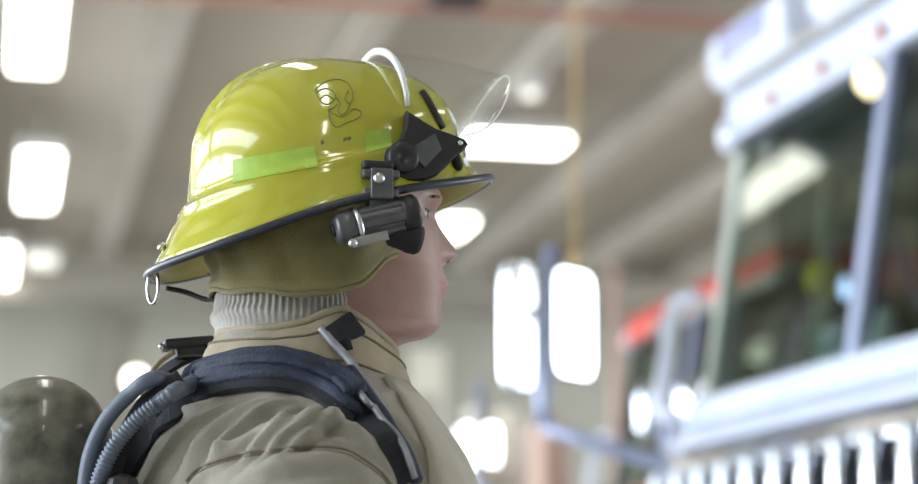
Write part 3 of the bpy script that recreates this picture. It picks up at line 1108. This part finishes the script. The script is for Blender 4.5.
# buckle standing behind the collar, with its strap
bk = G()
e1 = (pw(212, 343, 45) - pw(163, 347, 45)).normalized()
bk.box(pw(187, 344, 45), (0.050, 0.036, 0.010), (e1, PL, e1.cross(PL).normalized()), 0.003)
bk.box(pw(192, 351, 45), (0.036, 0.030, 0.012), (e1, PL, e1.cross(PL).normalized()), 0.003)
bko = bk.obj('strap_buckle', 'black', scba, smooth=False)
G().tube([pw(161, 346, 30), pw(163, 350, 45), pw(162, 347, 60)], 0.003, 8).obj('buckle_pin', 'steel', bko)
ribbon(spl([pw(206, 352, 60), pw(182, 362, 60), pw(160, 378, 58), pw(148, 400, 55), pw(140, 440, 50), pw(136, 500, 48)], 5), Vector((-0.6, -0.6, 0.5)), 0.022, 0.004, 'shoulder_strap', 'strap', scba)
G().tube(spl([pw(174, 352, 30), pw(160, 362, 25), pw(150, 376, 20), pw(145, 400, 15)], 5), 0.003, 8).obj('strap_loop', 'collar_tan', scba)

# ------------------------------------------------------------------ fire trucks (local axes: x towards the rear, y across, z up)
WB = at(855, 352, 6.0)
ZB = WB.z
ZT = ZB + 0.86


def truck(root, body_m, band_m, bar_m, full=True):
    def P(name, g, m, parent=root, smooth=False, ch=None):
        o = g.obj(name, m, parent, smooth, local=True)
        if ch:
            bevel(o, ch)
        return o

    def wx(y, t):        # windscreen: raked and swept back to its ends
        return 0.02 + 0.15 * t + 0.015 * (abs(y) / 1.2) ** 2

    def strip(y0, y1, z0, z1, dx0, dx1, th, n=16):
        """curved band across the cab front"""
        g = G()
        rings = []
        for i in range(n + 1):
            y = y0 + (y1 - y0) * i / n
            t0, t1 = (z0 - ZB) / (ZT - ZB), (z1 - ZB) / (ZT - ZB)
            a, b = wx(y, t0) + dx0, wx(y, t1) + dx1
            rings.append([(a, y, z0), (b, y, z1), (b + th, y, z1), (a + th, y, z0)])
        return g.loft(rings)

    # glass
    for s in (-1, 1):
        w = strip(s * 0.03, s * 1.22, ZB, ZT, 0.012, 0.012, 0.008)
        wo = P('windscreen', w, 'wind')
        if s > 0 and full:
            c = Vector((wx(0.2, 0.22) + 0.004, 0.13, ZB + 0.20))
            G().lathe([(0.035, 0), (0.035, 0.003), (0, 0.003)], c, (-1, 0, 0), 20).obj('windscreen_sticker', 'blu', wo, local=True)
        # wiper
        P('wiper', G().tube([(wx(s * .55, 0) - 0.02, s * 0.55, ZB - 0.03), (wx(s * .3, .25) - 0.03, s * 0.28, ZB + 0.20)], 0.008, 6)
          .tube([(wx(s * .3, .1) - 0.025, s * 0.42, ZB + 0.06), (wx(s * .2, .45) - 0.025, s * 0.16, ZB + 0.36)], 0.006, 6), 'black')
    P('centre_pillar', strip(-0.032, 0.032, ZB - 0.02, ZT + 0.02, -0.02, -0.02, 0.04, 2), 'pillar', ch=0.006)
    for s in (-1, 1):
        P('corner_pillar', G().prism([(wx(1.2, 0) - 0.01, s * 1.21, ZB - 0.05), (wx(1.2, 0) + 0.03, s * 1.27, ZB - 0.05), (wx(1.2, 1) + 0.03, s * 1.27, ZT + 0.05), (wx(1.2, 1) - 0.01, s * 1.21, ZT + 0.05)],
                                     (0.045, -s * 0.02, 0)), 'grn' if full else 'cab_in', ch=0.01)
    # bands around the glass
    P('visor_band', strip(-1.28, 1.28, ZT, ZT + 0.105, -0.05, -0.02, 0.12), band_m, ch=0.015)
    if not full:
        P('end_beacon', strip(0.72, 1.29, ZT + 0.005, ZT + 0.11, -0.075, -0.045, 0.12), 'lens_red', ch=0.015)
    P('lower_frame', strip(-1.28, 1.28, ZB - 0.10, ZB, -0.05, -0.02, 0.10), body_m, ch=0.02)
    P('cowl', strip(-1.28, 1.28, ZB - 0.19, ZB - 0.10, -0.11, -0.04, 0.20), body_m, ch=0.03)
    P('cowl_gap', strip(-1.2, 1.2, ZB - 0.22, ZB - 0.17, -0.04, -0.04, 0.10), 'cab_in')
    P('grille_rail', strip(-1.2, 1.2, ZB - 0.29, ZB - 0.21, -0.15, -0.13, 0.12), 'chrome', ch=0.02)
    P('grille_back', strip(-1.12, 1.12, ZB - 0.98, ZB - 0.24, -0.02, 0.0, 0.04), 'black_soft')
    n = 11
    for i in range(n + 1):
        y = -1.1 + 2.2 * i / n
        g = G().box((wx(y, -0.6) - 0.09, y, ZB - 0.62), (0.09, 0.055, 0.72), ch=0.018)
        P('grille_slat', g, 'chrome', smooth=True)
    for zz in (ZB - 0.42, ZB - 0.60, ZB - 0.78):
        P('grille_crossbar', strip(-1.12, 1.12, zz - 0.015, zz + 0.015, -0.10, -0.10, 0.04), 'chrome')
    P('front_panel', strip(-1.27, 1.27, 0.62, ZB - 0.19, 0.02, 0.02, 0.06), body_m)
    P('bumper', strip(-1.25, 1.25, 0.42, 0.72, -0.45, -0.45, 0.36), 'chrome', ch=0.03)
    P('chassis_tongue', G().box((0.2, 0, 0.62), (1.2, 1.2, 0.25)), 'cab_in')
    for s in (-1, 1):
        h = P('headlamp_bezel', G().box((-0.02, s * 1.09, 1.02), (0.10, 0.20, 0.34), ch=0.03), 'chrome')
        for zz in (0.94, 1.10):
            G().lathe([(0.065, 0), (0.06, 0.02), (0.03, 0.03), (0, 0.032)], (-0.07, s * 1.09, zz), (-1, 0, 0), 18).obj('headlamp', 'lens_white', h, local=True)
    # cab: roof, back, floor, sides with windows
    P('roof', G().box((1.30, 0, ZT + 0.12), (2.3, 2.54, 0.12), ch=0.04), body_m)
    P('cab_back', G().box((2.42, 0, (ZT + 0.7) / 2 + 0.1), (0.06, 2.4, ZT - 0.6)), 'cab_in')
    P('cab_floor', G().box((1.35, 0, 0.85), (2.1, 2.36, 0.10)), 'cab_in')
    P('dashboard', G().box((0.45, 0, ZB - 0.14), (0.55, 2.24, 0.22), ch=0.05), 'cab_in')
    for s in (-1, 1):
        P('side_panel', G().box((1.36, s * 1.25, (0.6 + ZB - 0.12) / 2), (2.1, 0.06, ZB - 0.12 - 0.6)), body_m, ch=0.01)
        P('side_header', G().box((1.36, s * 1.25, ZT + 0.02), (2.1, 0.06, 0.10)), body_m)
        P('quarter_post', G().prism([(0.40, s * 1.23, ZB - 0.12), (0.46, s * 1.23, ZB - 0.12), (0.58, s * 1.23, ZT), (0.52, s * 1.23, ZT)], (0, s * 0.04, 0)), 'cream')
        for xx, w_ in ((1.25, 0.12), (2.38, 0.1)):
            P('door_post', G().box((xx, s * 1.25, (ZB + ZT) / 2 - 0.05), (w_, 0.05, ZT - ZB + 0.14)), body_m)
        P('side_window', G().box((1.32, s * 1.25, (ZB + ZT) / 2 - 0.04), (2.0, 0.01, ZT - ZB + 0.10)), 'wind')
        st = P('seat', G().box((1.55, s * 0.66, 1.45), (0.5, 0.5, 0.14), ch=0.05).box((1.86, s * 0.66, 1.80), (0.14, 0.5, 0.75), ch=0.05).box((1.5, s * 0.66, 1.12), (0.3, 0.3, 0.56)), 'cab_in')
        G().box((1.86, s * 0.66, 2.28), (0.12, 0.26, 0.18), ch=0.05).obj('headrest', 'yel' if s > 0 else 'cab_in', st, local=True)  # yellow headrest colour stands in for the helmet's reflection in the windscreen
    P('steering_wheel', G().tube([(0.86 + 0.06 * math.sin(t), -0.62 + 0.22 * math.cos(t), ZB - 0.02 + 0.2 * math.sin(t)) for t in np.linspace(0, 2 * PI, 24, endpoint=False)], 0.014, 8, closed=True)
      .tube([(0.86, -0.62, ZB - 0.02), (0.7, -0.62, ZB - 0.12)], 0.02, 8).tube([(0.86, -0.84, ZB - 0.02), (0.86, -0.40, ZB - 0.02)], 0.012, 6), 'black')
    P('radio_unit', G().box((0.27, 0.66, ZB + 0.02), (0.10, 0.20, 0.16), ch=0.02).box((0.27, 0.66, ZB + 0.14), (0.08, 0.17, 0.07), ch=0.01), 'lens_white')
    ml = P('reflection_stalk', G().tube(spl([(0.40, 0.90, ZB - 0.05), (0.42, 0.90, ZB + 0.15), (0.34, 0.84, ZB + 0.30), (0.28, 0.74, ZB + 0.33)], 5), 0.012, 8), 'black', smooth=True)  # made-up stalk carrying the yellow reflection shape
    G().lathe([(0.02, -0.06), (0.05, -0.04), (0.062, 0.0), (0.055, 0.04), (0.0, 0.05)], (0.26, 0.72, ZB + 0.33), (-0.6, -0.7, -0.2), 18).obj('helmet_reflection', 'yel', ml, local=True)  # added yellow form imitating the helmet mirrored in the windscreen
    P('dash_bottle', G().lathe([(0.05, -0.05), (0.055, 0.0), (0.055, 0.12), (0.03, 0.17), (0.03, 0.20)], (0.36, 0.50, ZB), (0, 0, 1), 18), 'lens_white', smooth=True)
    # roof light bar: end modules with clear housing and lilac reflector, centre beam
    bz = ZT + 0.18
    if not full:
        bar = ()
    else:
        bar = ((0.62, 1.26), (-0.12, 0.42), (-0.66, -0.20), (-1.26, -0.74))
        P('light_bar_base', G().box((0.28, 0, bz + 0.015), (0.30, 2.3, 0.05), ch=0.015), 'grey')
    for y0, y1 in bar:
        oct_ = [(0.14, 0.0), (0.09, 0.05), (0.09, 0.17), (0.14, 0.23), (0.40, 0.23), (0.46, 0.17), (0.46, 0.05), (0.42, 0.0)]
        mo = P('light_module', G().prism([(x, y0, bz + z) for x, z in oct_], (0, y1 - y0, 0)), bar_m, ch=0.02)
        G().box((0.088, (y0 + y1) / 2, bz + 0.115), (0.012, (y1 - y0) * 0.62, 0.10), ch=0.004).obj('reflector', 'lens_lilac' if full else 'lens_red', mo, local=True)
        if y1 > 1.2:
            G().box((0.24, y1 + 0.004, bz + 0.115), (0.22, 0.012, 0.10), ch=0.004).obj('reflector', 'lens_lilac' if full else 'lens_red', mo, local=True)
    for y in (0.03, 0.45, 0.85, -0.4, -0.8):
        P('marker_lamp', G().lathe([(0.03, 0), (0.03, 0.012), (0.018, 0.022), (0, 0.024)], (wx(y, 1.1) - 0.035, y, ZT + 0.07), (-1, 0, 0.1), 14), 'lens_red' if not full else 'redpipe', smooth=True)
    if full:
        P('cab_lamp', G().lathe([(0.045, 0), (0.05, 0.02), (0.03, 0.04), (0, 0.045)], (wx(0.1, 1) - 0.02, 0.10, ZT - 0.05), (-1, 0, -0.3), 16), 'amber', smooth=True)
    P('corner_lamp', G().lathe([(0.055, 0), (0.06, 0.03), (0.045, 0.06), (0, 0.07)], (wx(1.16, 1) - 0.0, 1.22, ZT + 0.03), (-1, 0.2, -0.1), 16), 'lens_white', smooth=True)
    # mirrors on forward arms, one each side
    for s in (1, -1):
        if s < 0:
            ar = [(0.05, s * 1.22, ZB - 0.28), (-0.1, s * 1.34, ZB - 0.2), (-0.2, s * 1.42, ZB - 0.14)]
        else:
            ar = [(0.0, 1.20, ZB - 0.24), (-0.06, 1.25, ZB - 0.23), (-0.25, 1.29, ZB - 0.175), (-0.48, 1.33, ZB - 0.10)]
        if not full:
            ar = [Vector(q) + Vector((-0.25, 0.02, 0.14)) * (i_ / (len(ar) - 1)) for i_, q in enumerate(ar)]
        arm = P('mirror_arm', G().tube(ar, 0.024, 12), 'pillar', smooth=True)
        G().lathe([(0.0, -0.045), (0.035, -0.03), (0.045, 0), (0.035, 0.03), (0, 0.045)], Vector(ar[0]) + Vector((-0.02, 0.03 * s, 0)), (0, 0, 1), 16).obj('arm_joint', 'chrome', arm, local=True)
        e = Vector(ar[-1])
        G().tube([e, e + Vector((0, 0, 0.10)), e + Vector((0.03, 0, 0.60))], 0.026, 10).obj('mirror_post', 'pillar', arm, local=True)
        n_ = Vector((0.64, -s * 0.77, 0.02)).normalized()
        e1 = Vector((-n_.y, n_.x, 0)).normalized() * s
        for cy, wid, hei, zc in ((0.165, 0.235, 0.375, 0.36), (-0.150, 0.125, 0.43, 0.32)):
            if not full:
                cy, wid, hei, zc = cy * 0.7, wid * 0.6, hei * 0.6, zc * 0.7
            c = e + e1 * cy + Vector((0.015, 0, zc))
            hg = G()
            rim = [outline(a, wid / 2, hei / 2, 7) for a in np.linspace(0, 2 * PI, 40, endpoint=False)]
            hg.loft([[c - n_ * 0.06 + (e1 * x + PZ * z) * 0.75 for x, z in rim], [c - n_ * 0.03 + (e1 * x + PZ * z) for x, z in rim], [c + (e1 * x + PZ * z) for x, z in rim]])
            ho = P('mirror_housing', hg, 'chrome', smooth=True)
            G().loft([[c + n_ * 0.002 + (e1 * x + PZ * z) * 0.95 for x, z in rim], [c + n_ * 0.004 + (e1 * x + PZ * z) * 0.94 for x, z in rim]]).obj('mirror_glass', 'mirror', ho, smooth=False, local=True)
            P('mirror_bracket', G().tube([e + Vector((0, 0, zc)), c - n_ * 0.05], 0.012, 8), 'pillar')
    P('grab_rail', G().tube(spl([(-0.02, 1.30, ZB - 0.06), (-0.06, 1.36, ZB - 0.03), (-0.03, 1.37, ZB + 0.16), (0.0, 1.37, ZB + 0.32), (0.06, 1.30, ZB + 0.35)], 5), 0.028, 10), 'lens_white', smooth=True)
    # rear body, wheels
    P('rear_body', G().box((5.6, 0, 1.85), (6.2, 2.45, 2.3), ch=0.05), body_m)
    P('chassis', G().box((4.4, 0, 0.72), (8.4, 1.1, 0.3)), 'cab_in')
    for xx in (1.6, 6.3):
        for s in (-1, 1):
            wv = P('wheel', G().lathe([(0.30, -0.13), (0.48, -0.13), (0.52, -0.09), (0.52, 0.09), (0.48, 0.13), (0.30, 0.13)], (xx, s * 1.06, 0.52), (0, 1, 0), 36), 'tyre')
            G().lathe([(0.30, -0.10), (0.30, 0.10), (0.12, 0.12), (0, 0.125)], (xx, s * 1.06, 0.52), (0, s, 0), 24).obj('hub', 'chrome', wv, local=True)


RZ = Matrix.Rotation(YAW_B, 3, 'Z')
RZ1 = Matrix.Rotation(math.radians(14.6), 3, 'Z')
o1 = WB - RZ1 @ Vector((0.02, 0, ZB))
o1.z = 0
t1 = empty('fire_truck', o1, 'white and chrome fire truck with raked two-pane windscreen and slatted grille', 'truck', rz=math.radians(14.6))
truck(t1, 'truck_white', 'truck_white', 'lens_white')
c2 = at(624, 330, 12.6)
o2 = c2 - RZ @ Vector((0.12, 1.2, ZT))
o2.z = 0
t2 = empty('fire_truck', o2, 'red fire truck with red light bar parked behind the white truck', 'truck', rz=YAW_B)
truck(t2, 'truck_red', 'grey', 'lens_red', full=False)

# ------------------------------------------------------------------ lamps and hung things under the ceiling
ZL = 4.95


def ceiling_light(px, py, wv, wu, label, n=2, m='lamp', at_p=None):
    p = at_p or at_z(px, py, ZL)
    root = empty('ceiling_light', p, label, 'ceiling light', 'ceiling lights of the bay', rz=YAW_B)
    G().box((0, 0, 0.09), (wv + 0.06, wu + 0.06, 0.10), ch=0.02).obj('housing', 'housing', root, smooth=False, local=True)
    for i in range(n):
        u0 = -wu / 2 + wu * (i + 0.5) / n
        G().box((0, u0, 0.02), (wv, wu / n - 0.12, 0.06), ch=0.02).obj('diffuser', m, root, smooth=False, local=True)
    for s in (-1, 1):
        G().tube([(0, s * wu * 0.35, 0.13), (0, s * wu * 0.35, CEIL - ZL - 0.02)], 0.008, 6).obj('hanger_rod', 'housing', root, local=True)
    return root


ceiling_light(36, 30, 0.30, 2.3, 'long twin ceiling light with bright panels above the air cylinder')
ceiling_light(38, 184, 0.30, 2.3, 'twin ceiling light farther down the row above the air cylinder')
ceiling_light(6, 268, 0.16, 2.2, 'farthest bright ceiling light of the row, close to the back wall')
ceiling_light(516, 146, 0.78, 0.55, 'wide ceiling light glowing in front of the raised visor', n=1)
ceiling_light(453, 230, 0.28, 0.9, 'small ceiling light glowing beyond the firefighter\'s nose', n=1)
ceiling_light(532, 97, 0.10, 0.25, 'small dim ceiling light beyond the visor rim', n=1, m='lamp_dim')
ceiling_light(42, 264, 0.30, 0.7, 'dim ceiling light beside the farthest bright one', n=1, m='lamp_dim')
v_row = BU(at_z(36, 40, ZL))[0]
for vv in (v_row, v_row + 5.5, v_row + 11.0):  # extra lamp rows out of view, added for the helmet's highlights
    for uu in (-4.0, 0.2, 4.4):
        ceiling_light(0, 0, 0.30, 2.3, 'twin ceiling light out of view, added for reflections in the glossy helmet', at_p=B(vv, uu, ZL))

# sprinkler pipe across the bays
p = at_z(660, 20, 5.0)
v0, u0, _ = BU(p)
g = G().tube([B(VL + 0.2, u0 + 0.3, 5.0), B(v0, u0, 5.0), B(VR - 0.2, u0 - 0.3, 5.0)], 0.035, 12)
pipe = g.obj('sprinkler_pipe', 'redpipe', None, thing=('red sprinkler pipe running across below the joists', 'pipe'))
for k in range(6):
    q = B(VL + 2 + 4.2 * k, u0 + 0.2 - 0.1 * k, 5.0)
    G().tube([q + Vector((0, 0, 0.04)), Vector((q.x, q.y, CEIL))], 0.012, 6).obj('pipe_hanger', 'housing', pipe)
# hanging cord reel line
top = at(575, 0, 9.0)
bot = at(575.5, 268, 9.0)
cr = empty('hanging_cord', bot, 'orange cord hanging straight down from the ceiling', 'cord')
G().tube([Vector((top.x, top.y, CEIL)), (Vector((top.x, top.y, CEIL)) + bot) / 2 + Vector((0.01, 0, 0)), bot], 0.009, 8).obj('cable', 'cord', cr)
G().lathe([(0.009, 0.08), (0.02, 0.05), (0.022, -0.04), (0.014, -0.06), (0, -0.06)], bot, PZ, 16).obj('plug', 'cord', cr)
# dark unit hung from the ceiling
p = at(458, -16, 10.5)
hb = empty('unit_heater', p, 'dark unit heater hung from the ceiling above the helmet', 'heater', rz=YAW_B)
G().box((0, 0, 0), (0.26, 0.3, 0.20), ch=0.03).obj('casing', 'black', hb, smooth=False, local=True)
for k in range(5):
    G().box((0, -0.152, -0.072 + 0.036 * k), (0.22, 0.02, 0.02)).obj('louvre', 'grey', hb, smooth=False, local=True)
G().tube([(0, 0, 0.15), (0, 0, CEIL - p.z)], 0.015, 8).obj('hanger_rod', 'grey', hb, local=True)

# ------------------------------------------------------------------ far end of the bay
def wall_pt(px, py, off=0.0):
    r = ray(px, py)
    t = (UF - off - CAM.dot(U)) / r.dot(U)
    return CAM + r * t


# columns on the back wall
for px in (105, 690):
    p = wall_pt(px, 400, 0.12)
    v_, u_, _ = BU(p)
    k += 1
    struct(G().box(B(v_, u_, CEIL / 2 - 0.2), (0.34, 0.24, CEIL - 0.4), AX).obj('trim_%d' % (60 + px), 'wall_dark', smooth=False))
# pale door
p0, p1 = wall_pt(408, 348, 0.05), wall_pt(446, 348, 0.05)
v_, u_, z_ = BU((p0 + p1) / 2)
d = struct(G().box(B(v_, u_, z_ / 2), ((p1 - p0).length, 0.08, z_), AX).obj('door_1', 'cream', smooth=False))
G().box(B(v_, u_ - 0.05, z_ * 0.72), ((p1 - p0).length * 0.55, 0.03, z_ * 0.3), AX).obj('door_panel', 'hood', d, smooth=False)
G().tube([B(v_ + 0.15, u_ - 0.1, 1.0), B(v_ + 0.15, u_ - 0.1, 1.25)], 0.02, 8).obj('door_handle', 'steel', d)
# pinkish post
p = at(615, 330, 15)
G().tube([Vector((p.x, p.y, 0)), Vector((p.x, p.y, at(615, 258, 15).z))], 0.04, 12).obj('bollard_post', 'pink', None, thing=('slim pinkish post standing beyond the mirrors', 'post'))
# wall lamp
p = wall_pt(136, 380, 0.12)
wl = empty('wall_lamp', p, 'small glowing lamp on the back wall beside the dark column', 'lamp')
G().lathe([(0.10, -0.12), (0.13, -0.06), (0.13, 0.0)], p, -U, 20).obj('lamp_base', 'housing', wl)
G().lathe([(0.12, 0.0), (0.115, 0.05), (0.07, 0.09), (0, 0.11)], p, -U, 20).obj('lamp_globe', 'lamp', wl)


def cabinet(px0, px1, py0, d_, m, label, glow=None):
    a, b = at(px0, py0, d_), at(px1, py0, d_)
    c = (a + b) / 2
    w = (b - a).length
    h = c.z
    root = empty('storage_cabinet', Vector((c.x, c.y, 0)), label, 'cabinet', 'storage along the far side', rz=YAW_B)
    G().box((0, 0, h / 2), (w, 0.5, h), ch=0.01).obj('body', m, root, smooth=False, local=True)
    for s in (-1, 1):
        dr = G().box((s * w * 0.25, -0.26, h / 2), (w * 0.46, 0.03, h * 0.94), ch=0.006).obj('door', m, root, smooth=False, local=True)
        G().tube([(s * w * 0.06, -0.29, h * 0.5), (s * w * 0.06, -0.29, h * 0.62)], 0.012, 6).obj('handle', 'steel', dr, local=True)
    return root


cabinet(462, 520, 436, 16.0, 'cream', 'low cream storage cabinet standing behind the mirror post')
cabinet(425, 458, 462, 15.2, 'grey', 'low grey storage cabinet beside the cream one')
cabinet(535, 560, 420, 17.0, 'pink', 'narrow pinkish storage cabinet beyond the mirrors')
for px, py, d_, r, lab in ((476, 418, 16.0, 0.085, 'round white canister on the cream cabinet, the smaller one'), (508, 420, 16.0, 0.10, 'tall white canister at the end of the cream cabinet')):
    base = at(px, 436, d_)
    topz = at(px, py - 14, d_).z
    root = empty('canister', base, lab, 'canister', 'white canisters on the cabinet')
    h = topz - base.z
    G().lathe([(r * 0.9, 0), (r, 0.02), (r, h * 0.8), (r * 0.6, h * 0.93)], base, PZ, 24).obj('body', 'cream', root)
    G().lathe([(r * 0.62, h * 0.92), (r * 0.62, h), (0, h)], base, PZ, 24).obj('lid', 'hood', root)
